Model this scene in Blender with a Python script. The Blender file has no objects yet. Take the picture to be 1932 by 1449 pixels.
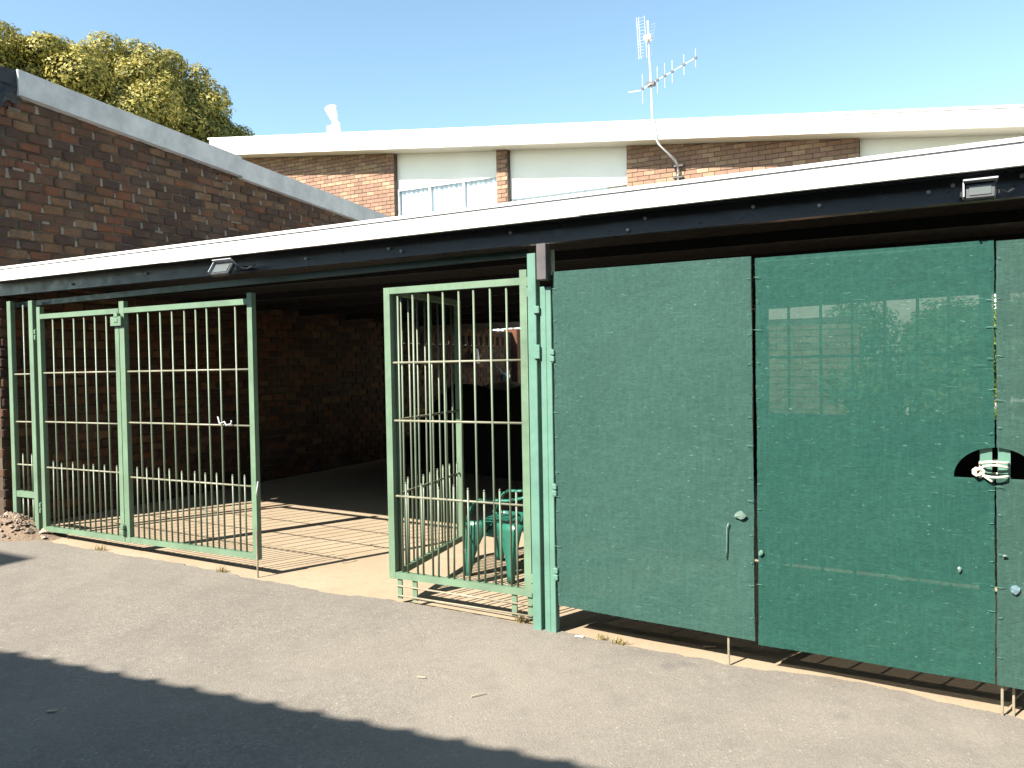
import bpy, math, random
import numpy as np
from mathutils import Vector, Matrix
R = random.Random(7)
NR = np.random.default_rng(7)
scene = bpy.context.scene
col = scene.collection

# ------------------------------------------------------------------ camera, sky, sun, exposure
cam_d = bpy.data.cameras.new('camera')
cam_d.sensor_fit = 'HORIZONTAL'; cam_d.sensor_width = 36.0
cam_d.lens = 1480.0 / 1932.0 * 36.0
cam_d.clip_start = 0.05; cam_d.clip_end = 2000
cam = bpy.data.objects.new('camera', cam_d); col.objects.link(cam)
CAM = Vector((2.0781, -4.2426, 1.6))
yaw, pitch, roll = math.radians(27.731), math.radians(1.335), math.radians(1.0)
fw = Vector((-math.sin(yaw)*math.cos(pitch), math.cos(yaw)*math.cos(pitch), -math.sin(pitch)))
rt0 = Vector((math.cos(yaw), math.sin(yaw), 0)); up0 = rt0.cross(fw)
rt = rt0*math.cos(roll) - up0*math.sin(roll); up = up0*math.cos(roll) + rt0*math.sin(roll)
m = Matrix((rt, up, -fw)).transposed().to_4x4(); m.translation = CAM
cam.matrix_world = m
scene.camera = cam

SUN_TO = Vector((0.40, 1.0, -0.97)).normalized()          # the way the light travels
sun_el = math.asin(-SUN_TO.z); sun_az = math.atan2(-SUN_TO.x, -SUN_TO.y)
world = bpy.data.worlds.new('World'); scene.world = world; world.use_nodes = True
wn = world.node_tree; wn.nodes.clear()
sky = wn.nodes.new('ShaderNodeTexSky'); sky.sky_type = 'NISHITA'; sky.sun_disc = False
sky.sun_elevation = sun_el; sky.sun_rotation = sun_az
sky.altitude = 1400; sky.air_density = 1.0; sky.dust_density = 1.6; sky.ozone_density = 0.0
bg = wn.nodes.new('ShaderNodeBackground'); bg.inputs[1].default_value = 0.092
wo = wn.nodes.new('ShaderNodeOutputWorld')
tint = wn.nodes.new('ShaderNodeMix'); tint.data_type = 'RGBA'; tint.blend_type = 'MULTIPLY'; tint.inputs[0].default_value = 1; tint.inputs[7].default_value = (1.0,1.10,0.98,1)
wn.links.new(sky.outputs[0], tint.inputs[6]); wn.links.new(tint.outputs[2], bg.inputs[0]); wn.links.new(bg.outputs[0], wo.inputs[0])
sd = bpy.data.lights.new('sun', 'SUN'); sd.energy = 5.0; sd.angle = math.radians(0.53); sd.color = (1.0, 0.93, 0.82)
so = bpy.data.objects.new('sun', sd); col.objects.link(so)
so.rotation_euler = SUN_TO.to_track_quat('-Z', 'Y').to_euler(); so.location = (-6, -12, 14)
vs = scene.view_settings
vs.view_transform = 'Standard'; vs.look = 'None'; vs.exposure = 1.7; vs.gamma = 1.0; vs.use_curve_mapping = False
scene.cycles.max_bounces = 8; scene.cycles.diffuse_bounces = 2; scene.cycles.transparent_max_bounces = 12

# ------------------------------------------------------------------ helpers
def gz(x, y=0.0):                       # the driveway falls gently to the right
    return -0.03*max(-12.0, min(12.0, x))

class MB:
    def __init__(s): s.v = []; s.f = []
    def add(s, vs_, fs):
        b = len(s.v); s.v += [tuple(p) for p in vs_]; s.f += [tuple(b+i for i in f) for f in fs]; return s
    def box(s, x0, x1, y0, y1, z0, z1):
        return s.hexa([(x0,y0,z0),(x1,y0,z0),(x1,y1,z0),(x0,y1,z0)], [(x0,y0,z1),(x1,y0,z1),(x1,y1,z1),(x0,y1,z1)])
    def hexa(s, a, b):
        return s.add(list(a)+list(b), [(3,2,1,0),(4,5,6,7),(0,1,5,4),(1,2,6,5),(2,3,7,6),(3,0,4,7)])
    def cbox(s, x0, x1, y0, y1, z0, z1, c):      # chamfered box
        pts = []; idx = {}
        X = (x0, x1); Y = (y0, y1); Z = (z0, z1)
        for i in (0,1):
            for j in (0,1):
                for k in (0,1):
                    sx = c if i == 0 else -c; sy = c if j == 0 else -c; sz = c if k == 0 else -c
                    for a, p in (('x',(X[i],Y[j]+sy,Z[k]+sz)),('y',(X[i]+sx,Y[j],Z[k]+sz)),('z',(X[i]+sx,Y[j]+sy,Z[k]))):
                        idx[(i,j,k,a)] = len(pts); pts.append(p)
        F = []
        g = lambda i,j,k,a: idx[(i,j,k,a)]
        for i in (0,1):
            q = [g(i,0,0,'x'),g(i,1,0,'x'),g(i,1,1,'x'),g(i,0,1,'x')]; F.append(q if i else q[::-1])
            q = [g(0,i,0,'y'),g(0,i,1,'y'),g(1,i,1,'y'),g(1,i,0,'y')]; F.append(q if i else q[::-1])
            q = [g(0,0,i,'z'),g(1,0,i,'z'),g(1,1,i,'z'),g(0,1,i,'z')]; F.append(q if i else q[::-1])
        for i in (0,1):
            for j in (0,1):
                F.append([g(i,j,0,'x'),g(i,j,1,'x'),g(i,j,1,'y'),g(i,j,0,'y')])
                F.append([g(i,0,j,'x'),g(i,1,j,'x'),g(i,1,j,'z'),g(i,0,j,'z')])
                F.append([g(0,i,j,'y'),g(1,i,j,'y'),g(1,i,j,'z'),g(0,i,j,'z')])
                for k in (0,1): F.append([g(i,j,k,'x'),g(i,j,k,'y'),g(i,j,k,'z')])
        return s.add(pts, F)
    def tube(s, path, r, n=8, cap=True, r2=None):
        P = [Vector(p) for p in path]; rings = []
        ref = None
        for i, p in enumerate(P):
            d = (P[min(i+1,len(P)-1)] - P[max(i-1,0)]).normalized()
            if ref is None: ref = Vector((0,0,1)) if abs(d.z) < .9 else Vector((1,0,0))
            u = (ref - d*ref.dot(d)).normalized(); w = d.cross(u); ref = u
            rr = r if r2 is None else r + (r2-r)*i/(len(P)-1)
            rings.append([p + (u*math.cos(a)+w*math.sin(a))*rr for a in [2*math.pi*k/n for k in range(n)]])
        vs_ = [q for rg in rings for q in rg]; F = []
        for i in range(len(P)-1):
            for k in range(n):
                k2 = (k+1) % n
                F.append((i*n+k, i*n+k2, (i+1)*n+k2, (i+1)*n+k))
        if cap: F.append(tuple(range(n))[::-1]); F.append(tuple((len(P)-1)*n+k for k in range(n)))
        return s.add(vs_, F)
    def bar(s, a, b, w, h, upv=(0,0,1)):        # rectangular bar between two points
        a = Vector(a); b = Vector(b); d = (b-a).normalized(); u = Vector(upv)
        if abs(u.dot(d)) > .95: u = Vector((0,1,0))
        u = (u - d*u.dot(d)).normalized(); sd_ = d.cross(u)
        A = [a + sd_*x*w/2 + u*z*h/2 for x, z in ((-1,-1),(1,-1),(1,1),(-1,1))]
        B = [b + sd_*x*w/2 + u*z*h/2 for x, z in ((-1,-1),(1,-1),(1,1),(-1,1))]
        return s.add(A+B, [(0,1,2,3),(7,6,5,4),(0,4,5,1),(1,5,6,2),(2,6,7,3),(3,7,4,0)])
    def mesh(s, name, off=(0,0,0), smooth=False):
        me = bpy.data.meshes.new(name); o = Vector(off)
        me.from_pydata([tuple(Vector(p)-o) for p in s.v], [], s.f)
        me.validate(); 
        import bmesh
        bm = bmesh.new(); bm.from_mesh(me); bmesh.ops.recalc_face_normals(bm, faces=bm.faces); bm.to_mesh(me); bm.free()
        if smooth:
            for p in me.polygons: p.use_smooth = True
        return me

def tag(o, label=None, cat=None, group=None, kind=None):
    if label: o['label'] = label
    if cat: o['category'] = cat
    if group: o['group'] = group
    if kind: o['kind'] = kind
    return o
def thing(name, loc, label, cat, group=None):
    o = bpy.data.objects.new(name, None); o.empty_display_size = .1; col.objects.link(o); o.location = loc
    o['org'] = 0; del o['org']
    return tag(o, label, cat, group)
def root_loc(o):
    while o.parent: o = o.parent
    return o.location
def part(name, mb, mat, parent, smooth=False, label=None, kind=None):
    me = mb.mesh(name, root_loc(parent) if parent else (0,0,0), smooth); me.materials.append(mat)
    o = bpy.data.objects.new(name, me); col.objects.link(o); o.parent = parent
    return tag(o, label, kind=kind)
def inst(name, me, parent, loc, rot=None, scale=None):          # a part that shares its mesh; world location
    o = bpy.data.objects.new(name, me); col.objects.link(o); o.parent = parent
    o.location = Vector(loc) - root_loc(parent)
    if rot: o.rotation_euler = rot
    if scale: o.scale = scale
    return o
def solo(name, mb, mat, base, label, cat, group=None, smooth=False, kind=None):
    me = mb.mesh(name, base, smooth); me.materials.append(mat)
    o = bpy.data.objects.new(name, me); col.objects.link(o); o.location = base
    return tag(o, label, cat, group, kind)
def struct(name, mb, mat, smooth=False):
    me = mb.mesh(name, (0,0,0), smooth); me.materials.append(mat)
    o = bpy.data.objects.new(name, me); col.objects.link(o); o['kind'] = 'structure'
    return o

# ------------------------------------------------------------------ materials
class N:
    def __init__(s, name):
        s.m = bpy.data.materials.new(name); s.m.use_nodes = True; s.t = s.m.node_tree; s.t.nodes.clear()
        s.out = s.n('ShaderNodeOutputMaterial'); s.tc = s.n('ShaderNodeTexCoord')
    def n(s, typ, **kw):
        x = s.t.nodes.new(typ)
        for k, v in kw.items(): setattr(x, k, v)
        return x
    def l(s, a, b): s.t.links.new(a, b)
    def noise(s, scale, detail=5, rough=.6, vec=None, stretch=None):
        x = s.n('ShaderNodeTexNoise'); x.inputs['Scale'].default_value = scale; x.inputs['Detail'].default_value = detail; x.inputs['Roughness'].default_value = rough
        v = vec or s.tc.outputs['Object']
        if stretch:
            mp = s.n('ShaderNodeMapping'); mp.inputs['Scale'].default_value = stretch; s.l(v, mp.inputs[0]); v = mp.outputs[0]
        s.l(v, x.inputs['Vector']); return x.outputs['Fac']
    def ramp(s, fac, stops, const=False):
        x = s.n('ShaderNodeValToRGB'); e = x.color_ramp
        if const: e.interpolation = 'CONSTANT'
        while len(e.elements) < len(stops): e.elements.new(.5)
        for el, (p, c) in zip(e.elements, stops):
            el.position = p; el.color = (*c, 1) if len(c) == 3 else c
        s.l(fac, x.inputs[0]); return x.outputs[0]
    def mix(s, fac, a, b, mode='MIX'):
        x = s.n('ShaderNodeMix', data_type='RGBA', blend_type=mode)
        for i, v in ((0, fac), (6, a), (7, b)):
            if hasattr(v, 'is_linked'): s.l(v, x.inputs[i])
            elif i == 0: x.inputs[0].default_value = v
            else: x.inputs[i].default_value = (*v, 1)
        return x.outputs[2]
    def bump(s, h, strength=.3, dist=.01):
        x = s.n('ShaderNodeBump'); x.inputs['Strength'].default_value = strength; x.inputs['Distance'].default_value = dist
        s.l(h, x.inputs['Height']); return x.outputs[0]
    def bsdf(s, c, rough=.6, metal=0, spec=.5, nrm=None, coat=0):
        b = s.n('ShaderNodeBsdfPrincipled')
        if hasattr(c, 'is_linked'): s.l(c, b.inputs['Base Color'])
        else: b.inputs['Base Color'].default_value = (*c, 1)
        if hasattr(rough, 'is_linked'): s.l(rough, b.inputs['Roughness'])
        else: b.inputs['Roughness'].default_value = rough
        b.inputs['Metallic'].default_value = metal; b.inputs['Specular IOR Level'].default_value = spec
        b.inputs['Coat Weight'].default_value = coat
        if nrm: s.l(nrm, b.inputs['Normal'])
        return b
    def done(s, b): s.l(b.outputs[0], s.out.inputs[0]); return s.m
W3 = lambda g: (g, g, g)

def paint(name, c, worn=(.10,.06,.04), rough=.45, wear=.68, scale=9, bumpy=.12, var=.16):
    k = N(name); big = k.noise(scale*.35, 4); fine = k.noise(scale*7, 6, .7)
    dark = tuple(x*(1-var) for x in c); lite = tuple(min(1, x*(1+var)) for x in c)
    base = k.mix(k.ramp(big, [(.35, W3(0)), (.65, W3(1))]), dark, lite)
    spots = k.ramp(fine, [(wear, W3(0)), (wear+.04, W3(1))])
    cc = k.mix(spots, base, worn)
    rg = k.ramp(k.noise(scale*3), [(.3, W3(rough-.1)), (.7, W3(rough+.15))])
    return k.done(k.bsdf(cc, rg, nrm=k.bump(fine, bumpy, .004)))

M = {}
M['gate_green'] = paint('gate_green_paint', (.108,.172,.112))
M['bar_green'] = paint('pale_bar_paint', (.120,.155,.108), worn=(.2,.14,.09))
M['rod_cream'] = paint('faded_cross_rod_paint', (.19,.19,.135), worn=(.2,.13,.08))
M['mint'] = paint('mint_post_paint', (.085,.185,.142), rough=.5, wear=.72)
M['white_paint'] = paint('white_fascia_paint', (.80,.79,.76), worn=(.5,.47,.42), rough=.5, wear=.74, scale=2.5, var=.03)
M['cream'] = paint('cream_wall_paint', (.60,.57,.50), worn=(.5,.46,.4), rough=.8, wear=.76, scale=2, var=.05)
M['soffit'] = paint('soffit_paint', (.62,.58,.52), worn=(.5,.46,.4), rough=.8, wear=.8, scale=2, var=.04)
M['black_steel'] = paint('black_beam_paint', (.022,.025,.032), worn=(.12,.12,.13), rough=.34, wear=.70, scale=4, var=.3)
M['shade_black_roof'] = paint('shade_black_underside', (.007,.007,.009), worn=(.015,.013,.012), rough=.7, wear=.74, scale=4, var=.3)  # near black colour standing in for the deep shade under the roof
M['bracket'] = paint('dark_grey_steel', (.060,.052,.055), worn=(.13,.10,.09), rough=.5, wear=.68, scale=14, var=.2)
M['dark_green'] = paint('dark_green_track_paint', (.03,.055,.04), worn=(.2,.2,.18), rough=.4, wear=.72, scale=6, var=.2)
M['rod'] = paint('bare_rod_steel', (.24,.21,.15), worn=(.12,.06,.03), rough=.5, wear=.6, scale=30)
M['bolt_steel'] = paint('bolt_head_steel', (.35,.36,.38), rough=.4, scale=40)
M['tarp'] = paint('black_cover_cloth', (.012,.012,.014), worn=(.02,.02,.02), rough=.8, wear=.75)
M['bitumen'] = paint('black_waterproofing_sheet', (.010,.011,.016), worn=(.03,.03,.035), rough=.6, wear=.7)
M['rope'] = paint('rope_cord', (.62,.58,.47), worn=(.35,.3,.22), rough=.9, wear=.62, scale=60)
M['straw_dull'] = paint('dry_straw', (.38,.34,.25), rough=.9, scale=60)
M['alu'] = paint('aluminium', (.62,.62,.63), worn=(.35,.34,.33), rough=.38, wear=.66, scale=20)
M['lamp_body'] = paint('lamp_housing_black', (.03,.032,.036), worn=(.12,.12,.12), rough=.4, wear=.72, scale=30)
M['lamp_visor'] = paint('lamp_visor_grey', (.30,.31,.33), rough=.35, wear=.72, scale=30)
M['chair'] = paint('green_chair_plastic', (.016,.115,.080), worn=(.02,.14,.10), rough=.33, wear=.7, scale=10, var=.1)
M['white_bag'] = paint('pale_blue_plastic_bag', (.55,.62,.70), rough=.4, wear=.75)
M['blue_can'] = paint('pale_blue_enamel', (.28,.42,.50), rough=.3, wear=.72, scale=20)
M['sheet'] = paint('weathered_bounce_sheet', (.42,.40,.37), worn=(.3,.24,.18), rough=.6, scale=3)
M['coping'] = (lambda k: k.done(k.bsdf(k.mix(k.ramp(k.noise(3.5, 8, .7), [(.36, W3(0)), (.62, W3(1))]), (.47,.475,.47), (.33,.335,.335)), .75, nrm=k.bump(k.noise(30), .15, .01))))(N('grey_cement_coping'))
M['bark'] = (lambda k: k.done(k.bsdf(k.mix(k.noise(12), (.09,.06,.04), (.03,.02,.015)), .9, nrm=k.bump(k.noise(20), .6, .05))))(N('tree_bark'))

def glass_mat():
    k = N('window_glass'); g = k.n('ShaderNodeBsdfGlossy'); g.inputs['Roughness'].default_value = .03; g.inputs['Color'].default_value = (.9,.95,1,1)
    t = k.n('ShaderNodeBsdfTransparent'); t.inputs[0].default_value = (.85,.9,.92,1)
    mx = k.n('ShaderNodeMixShader'); mx.inputs[0].default_value = .10
    k.l(t.outputs[0], mx.inputs[1]); k.l(g.outputs[0], mx.inputs[2]); return k.done(mx)
M['glass'] = glass_mat()
M['lamp_glass'] = (lambda k: k.done(k.bsdf((.085,.095,.092), .22, spec=.5)))(N('lamp_glass'))
M['curtain'] = (lambda k: k.done(k.bsdf(k.mix(k.noise(6, stretch=(14,1,.4)), (.74,.76,.78), (.60,.63,.67)), .9)))(N('white_curtain'))

BRICKS = [(.0,(.112,.050,.027)),(.13,(.028,.023,.021)),(.31,(.145,.055,.026)),(.40,(.070,.044,.028)),(.52,(.145,.086,.043)),(.61,(.023,.021,.021)),(.76,(.094,.057,.032)),(.84,(.038,.029,.024)),(.94,(.172,.110,.058))]
def brick_mat(name, island, cols, soot=.68):
    k = N(name)
    if island: r = k.n('ShaderNodeNewGeometry').outputs['Random Per Island']
    else: r = k.n('ShaderNodeObjectInfo').outputs['Random']
    base = k.ramp(r, cols, True)
    pos = k.n('ShaderNodeNewGeometry').outputs['Position']
    patch = k.noise(1.7, 4, .6, vec=pos); grain = k.noise(38, 7, .75, vec=pos); blot = k.noise(9, 5, .7, vec=pos)
    mot = k.noise(6.5, 6, .7, vec=pos)
    base = k.mix(k.ramp(mot, [(.46, W3(0)), (.70, W3(.5))]), base, tuple(.5*(a_+b_) for a_, b_ in zip(cols[3][1], cols[4][1])))
    c1 = k.mix(k.ramp(grain, [(.3, W3(0)), (.75, W3(.8))]), base, tuple(.6*x for x in cols[2][1]))
    c2 = k.mix(k.ramp(blot, [(.42, W3(0)), (.7, W3(soot))]), c1, (.035,.03,.032))
    c3 = k.mix(k.ramp(patch, [(.5, W3(0)), (.75, W3(.45))]), c2, (.135,.10,.07))
    return k.done(k.bsdf(c3, .88, spec=.25, nrm=k.bump(grain, .5, .012)))
M['brick_obj'] = brick_mat('klinker_brick', False, BRICKS)
M['brick_isl'] = brick_mat('klinker_brick_wall', True, BRICKS)
HB = [(.0,(.32,.188,.122)),(.2,(.26,.148,.106)),(.38,(.37,.24,.162)),(.55,(.29,.162,.126)),(.72,(.22,.132,.10)),(.88,(.41,.285,.19))]
M['brick_house'] = brick_mat('house_face_brick', True, HB, .22)
def mortar_mat(name, a, b):
    k = N(name); g = k.noise(22, 7, .75); q = k.noise(2.2, 4)
    return k.done(k.bsdf(k.mix(k.ramp(q, [(.4, W3(0)), (.65, W3(1))]), a, b), .95, spec=.2, nrm=k.bump(g, .7, .02)))
M['mortar'] = mortar_mat('rough_mortar', (.098,.076,.055), (.045,.035,.027))
M['mortar_pale'] = mortar_mat('pale_smeared_mortar', (.20,.172,.135), (.10,.083,.065))
M['mortar_house'] = mortar_mat('house_mortar', (.13,.10,.085), (.09,.07,.06))

def asphalt():
    k = N('worn_asphalt'); pos = k.n('ShaderNodeNewGeometry').outputs['Position']
    vo = k.n('ShaderNodeTexVoronoi'); vo.inputs['Scale'].default_value = 95; k.l(pos, vo.inputs['Vector'])
    stone = k.ramp(vo.outputs['Color'], [(.15,(0.138,0.124,0.107)),(.5,(0.178,0.161,0.138)),(.85,(0.212,0.192,0.165)),(.97,(0.320,0.294,0.260))])
    big = k.noise(.7, 5, .6, vec=pos); mid = k.noise(5, 6, .7, vec=pos); fine = k.noise(220, 3, .6, vec=pos)
    c = k.mix(k.ramp(big, [(.35, W3(0)), (.7, W3(.55))]), stone, (0.210,0.187,0.158))
    blot = k.noise(2.1, 6, .68, vec=pos)
    c = k.mix(k.ramp(blot, [(.40, W3(0)), (.72, W3(.5))]), c, (0.125,0.111,0.096))
    c = k.mix(k.ramp(k.noise(.45, 4, .5, vec=pos), [(.45, W3(0)), (.7, W3(.45))]), c, (0.250,0.221,0.186))
    c = k.mix(k.ramp(mid, [(.5, W3(0)), (.78, W3(.55))]), c, (0.120,0.108,0.095))
    c = k.mix(k.ramp(fine, [(.35, W3(.28)), (.6, W3(0))]), c, (0.080,0.074,0.068))
    fl = k.n('ShaderNodeTexVoronoi'); fl.inputs['Scale'].default_value = 17; k.l(pos, fl.inputs['Vector'])
    c = k.mix(k.ramp(fl.outputs['Distance'], [(.06, W3(.8)), (.11, W3(0))]), c, (0.290,0.263,0.226))
    oil = k.noise(1.6, 3, .5, vec=pos)
    c = k.mix(k.ramp(oil, [(.68, W3(0)), (.76, W3(.5))]), c, (0.070,0.069,0.070))
    h = k.mix(.35, vo.outputs['Distance'], mid)
    return k.done(k.bsdf(c, .9, spec=.3, nrm=k.bump(h, .32, .010)))
M['asphalt'] = asphalt()
def concrete():
    k = N('sandy_concrete'); pos = k.n('ShaderNodeNewGeometry').outputs['Position']
    a = k.noise(1.3, 6, .65, vec=pos); b = k.noise(14, 7, .75, vec=pos); sp = k.noise(120, 3, .6, vec=pos)
    c = k.mix(k.ramp(a, [(.35, W3(0)), (.68, W3(1))]), (.275,.215,.148), (.325,.262,.185))
    c = k.mix(k.ramp(b, [(.52, W3(0)), (.78, W3(.6))]), c, (.20,.14,.09))
    c = k.mix(k.ramp(sp, [(.66, W3(0)), (.74, W3(.6))]), c, (.18,.13,.09))
    return k.done(k.bsdf(c, .85, spec=.3, nrm=k.bump(b, .25, .01)))
M['concrete'] = concrete()
M['soil'] = (lambda k: k.done(k.bsdf(k.mix(k.noise(9, 7, .75), (.11,.075,.05), (.22,.16,.11)), .95, nrm=k.bump(k.noise(25, 7), .8, .03))))(N('dry_soil'))
M['stone'] = (lambda k: k.done(k.bsdf(k.ramp(k.n('ShaderNodeNewGeometry').outputs['Random Per Island'], [(0,(.12,.085,.065)),(.4,(.20,.15,.11)),(.8,(.30,.24,.19)),(1,(.10,.09,.085))]), .9, nrm=k.bump(k.noise(60), .5, .01))))(N('rubble_stone'))
M['earth'] = (lambda k: k.done(k.bsdf(k.mix(k.noise(.5, 6, .7), (.12,.10,.06), (.07,.085,.035)), .95)))(N('earth_and_grass'))

def cloth_mat(name, c, c2, through):
    k = N(name); ob = k.tc.outputs['Object']
    weave = k.n('ShaderNodeTexWave', wave_type='BANDS', bands_direction='Z'); weave.inputs['Scale'].default_value = 62; weave.inputs['Distortion'].default_value = 1.5; weave.inputs['Detail'].default_value = 2; weave.inputs['Detail Scale'].default_value = 3
    k.l(ob, weave.inputs['Vector'])
    big = k.noise(1.6, 4, .6); mid = k.noise(7, 5, .65, stretch=(1,1,3)); fleck = k.noise(34, 3, .55, stretch=(1,1,3.2)); thread = k.noise(160, 3, .7, stretch=(.25,1,1))
    b = k.mix(k.ramp(big, [(.35, W3(0)), (.68, W3(1))]), c, c2)
    b = k.mix(k.ramp(mid, [(.5, W3(0)), (.8, W3(.35))]), b, tuple(x*1.5 for x in c2))
    b = k.mix(k.ramp(thread, [(.38, W3(.45)), (.6, W3(0))]), b, tuple(x*.45 for x in c))
    vert = k.noise(85, 3, .6, stretch=(1,1,.10))
    b = k.mix(k.ramp(vert, [(.45, W3(0)), (.74, W3(.20))]), b, tuple(x*1.6 for x in c2))
    b = k.mix(k.ramp(fleck, [(.69, W3(0)), (.73, W3(.7))]), b, (.10,.18,.15))
    b = k.mix(k.ramp(k.noise(60, 2, .5, stretch=(.12,1,2.6)), [(.72, W3(0)), (.76, W3(.55))]), b, (.09,.17,.14))
    d = k.bsdf(b, .75, spec=.15, nrm=k.bump(k.mix(.5, weave.outputs[0], thread), .25, .003))
    t = k.n('ShaderNodeBsdfTransparent'); t.inputs[0].default_value = (1,1,1,1)
    mx = k.n('ShaderNodeMixShader')
    fac = k.ramp(weave.outputs[0], [(0, W3(through*.55)), (1, W3(through*1.45))])
    k.l(fac, mx.inputs[0]); k.l(d.outputs[0], mx.inputs[1]); k.l(t.outputs[0], mx.inputs[2])
    return k.done(mx)
M['cloth_a'] = cloth_mat('faded_green_shade_cloth', (.024,.066,.055), (.030,.075,.062), .018)
M['cloth_b'] = cloth_mat('green_shade_cloth', (.011,.056,.044), (.016,.065,.051), .07)
M['cloth_c'] = cloth_mat('grey_green_shade_cloth', (.025,.064,.052), (.032,.072,.059), .05)

def leaf_mat(name, stops):
    k = N(name); r = k.n('ShaderNodeNewGeometry').outputs['Random Per Island']
    c = k.ramp(r, stops)
    d = k.bsdf(c, .55, spec=.3)
    tr = k.n('ShaderNodeBsdfTranslucent'); k.l(c, tr.inputs[0])
    mx = k.n('ShaderNodeMixShader'); mx.inputs[0].default_value = .25
    k.l(d.outputs[0], mx.inputs[1]); k.l(tr.outputs[0], mx.inputs[2]); return k.done(mx)
M['tree_leaf'] = leaf_mat('olive_yellow_leaf', [(0,(.11,.115,.03)),(.3,(.20,.19,.042)),(.65,(.29,.25,.055)),(.9,(.39,.32,.075)),(1,(.46,.38,.10))])
M['shrub_leaf'] = leaf_mat('garden_leaf', [(0,(.05,.09,.025)),(.5,(.09,.14,.03)),(1,(.20,.22,.06))])
M['straw'] = leaf_mat('dry_grass_blade', [(0,(.36,.27,.13)),(.6,(.28,.22,.09)),(1,(.16,.17,.05))])

# ------------------------------------------------------------------ the setting
g = MB(); xs = [-400,-60,-12,12,60,400]; ys = [-300,-40,-9,8,40,400]
for i in range(len(xs)-1):
    for j in range(len(ys)-1):
        q = [(xs[i],ys[j]),(xs[i+1],ys[j]),(xs[i+1],ys[j+1]),(xs[i],ys[j+1])]
        g.add([(x,y,gz(x)-.03) for x, y in q], [(0,1,2,3)])
struct('ground', g, M['earth'])
g = MB(); xx = [-5.46,-4,-3,-2,-1,0,1,2,3,4.2,5.6]
for a, b in zip(xx[:-1], xx[1:]): g.add([(a,-.6,gz(a)),(b,-.6,gz(b)),(b,8.8,gz(b)),(a,8.8,gz(a))], [(0,1,2,3)])
struct('carport_floor', g, M['concrete'])
EDGE = [(-14,-.15),(-6,-.15),(-4.95,-.14),(-4.77,-.13),(-4.18,-.11),(-3.67,-.09),(-3.15,-.05),(-2.74,-.05),(-2.24,-.07),(-1.98,-.06),(-1.59,-.06),(-1.26,-.01),(-.94,.035),(-.46,.04),(-.08,.05),(.14,.03),(.28,.02),(.62,0),(.92,.005),(1.21,.01),(1.47,.05),(1.77,.105),(1.97,.08),(2.2,.03),(2.48,.02),(3.2,.05),(5,.0),(14,.0)]
def edge_y(x):
    for (a, ya), (b, yb) in zip(EDGE[:-1], EDGE[1:]):
        if a <= x <= b: return ya + (yb-ya)*(x-a)/(b-a)
    return 0
g = MB(); x = -14.0; cols_ = []
while x <= 12.0:
    cols_.append(x); x += .035 if -6 < x < 4 else .5
top = []; 
for x in cols_: top.append((x, edge_y(x) + .012*math.sin(x*9.1+1.3*math.sin(x*23)) + R.uniform(-.007,.007)))
n = len(cols_)
for x, y in top: g.v.append((x, y, gz(x)+.001))
for x, y in top: g.v.append((x, y-.012, gz(x)+.007))
for x in cols_: g.v.append((x, -5.0, gz(x)+.007))
for x in cols_: g.v.append((x, -16, gz(x)+.007))
for r in range(3):
    for i in range(n-1): g.f.append((r*n+i, r*n+i+1, (r+1)*n+i+1, (r+1)*n+i))
struct('driveway', g, M['asphalt'])

# ------------------------------------------------------------------ brick walls
XW = -5.45; CO = .093; BL = .218; JT = .016
def bricks_1d(course, u0, u1):
    """stretchers of one course between u0 and u1, half bond with a little unevenness"""
    off = (course % 2)*.5*BL + (R.uniform(-.03,.03))
    u = u0 - off; out = []
    while u < u1:
        a = max(u0, u); b = min(u1, u+BL)
        if b - a > .06: out.append((a+JT/2*R.uniform(.6,1.5), b-JT/2*R.uniform(.6,1.5)))
        u += BL
    return out
def coptop(y): return 4.45 - .075*y           # the coping's top edge falls to the back
lb = thing('brick_building', (XW, 0, gz(XW)), 'tall dark brick side wall with pale grey coping at the left', 'building')
core = MB(); core.hexa([(-9.5,-.04,-.2),(XW-.012,-.04,-.2),(XW-.012,5.72,-.2),(-9.5,5.72,-.2)], [(-9.5,-.04,coptop(0)-.15),(XW-.012,-.04,coptop(0)-.15),(XW-.012,5.72,coptop(5.7)-.15),(-9.5,5.72,coptop(5.7)-.15)])
part('wall', core, M['mortar'], lb)
allb = []; c = 0; z = gz(XW)+.02
while z + CO < 4.4:
    for a, b in bricks_1d(c, -.05, 5.75):
        zt = coptop(b) - .19
        z1 = min(z+CO-JT, zt)
        if z1 - z > .03: allb.append((a, b, z+R.uniform(-.004,.004), z1+R.uniform(-.004,.004), R.uniform(-.003,.010)))
    z += CO; c += 1
vis = [q for q in allb if q[3] > 2.47]; vis.sort(key=lambda q: q[0]); near = vis[:298]; nears = set(id(q) for q in near)
variants = []
for i in range(5):
    mb = MB(); mb.cbox(-.5,.5,-.5,.5,-.5,.5,.10)
    mb.v = [(x+R.uniform(-.02,.02), y+R.uniform(-.016,.016), z_+R.uniform(-.07,.07)) for x, y, z_ in mb.v]
    me = mb.mesh('brick'); me.materials.append(M['brick_obj']); variants.append(me)
TH = .10
for a, b, z0, z1, pr in near:
    inst('brick', R.choice(variants), lb, (XW-TH/2+pr, (a+b)/2, (z0+z1)/2), (R.uniform(-.025,.025), R.uniform(-.02,.02), R.uniform(-.02,.02)), (TH, b-a, z1-z0))
mb = MB()
for q in allb:
    if id(q) in nears: continue
    a, b, z0, z1, pr = q; mb.cbox(XW-TH+pr, XW+pr, a, b, z0, z1, .008)
zf = gz(XW)+.02; c = 0
while zf < 4.1:                                # the street face of the corner, sunlit
    for a, b in bricks_1d(c+1, -6.6, XW-.112): mb.cbox(a, b, -.055+R.uniform(-.006,.003), .05, zf, zf+CO-JT, .008)
    zf += CO; c += 1
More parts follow.
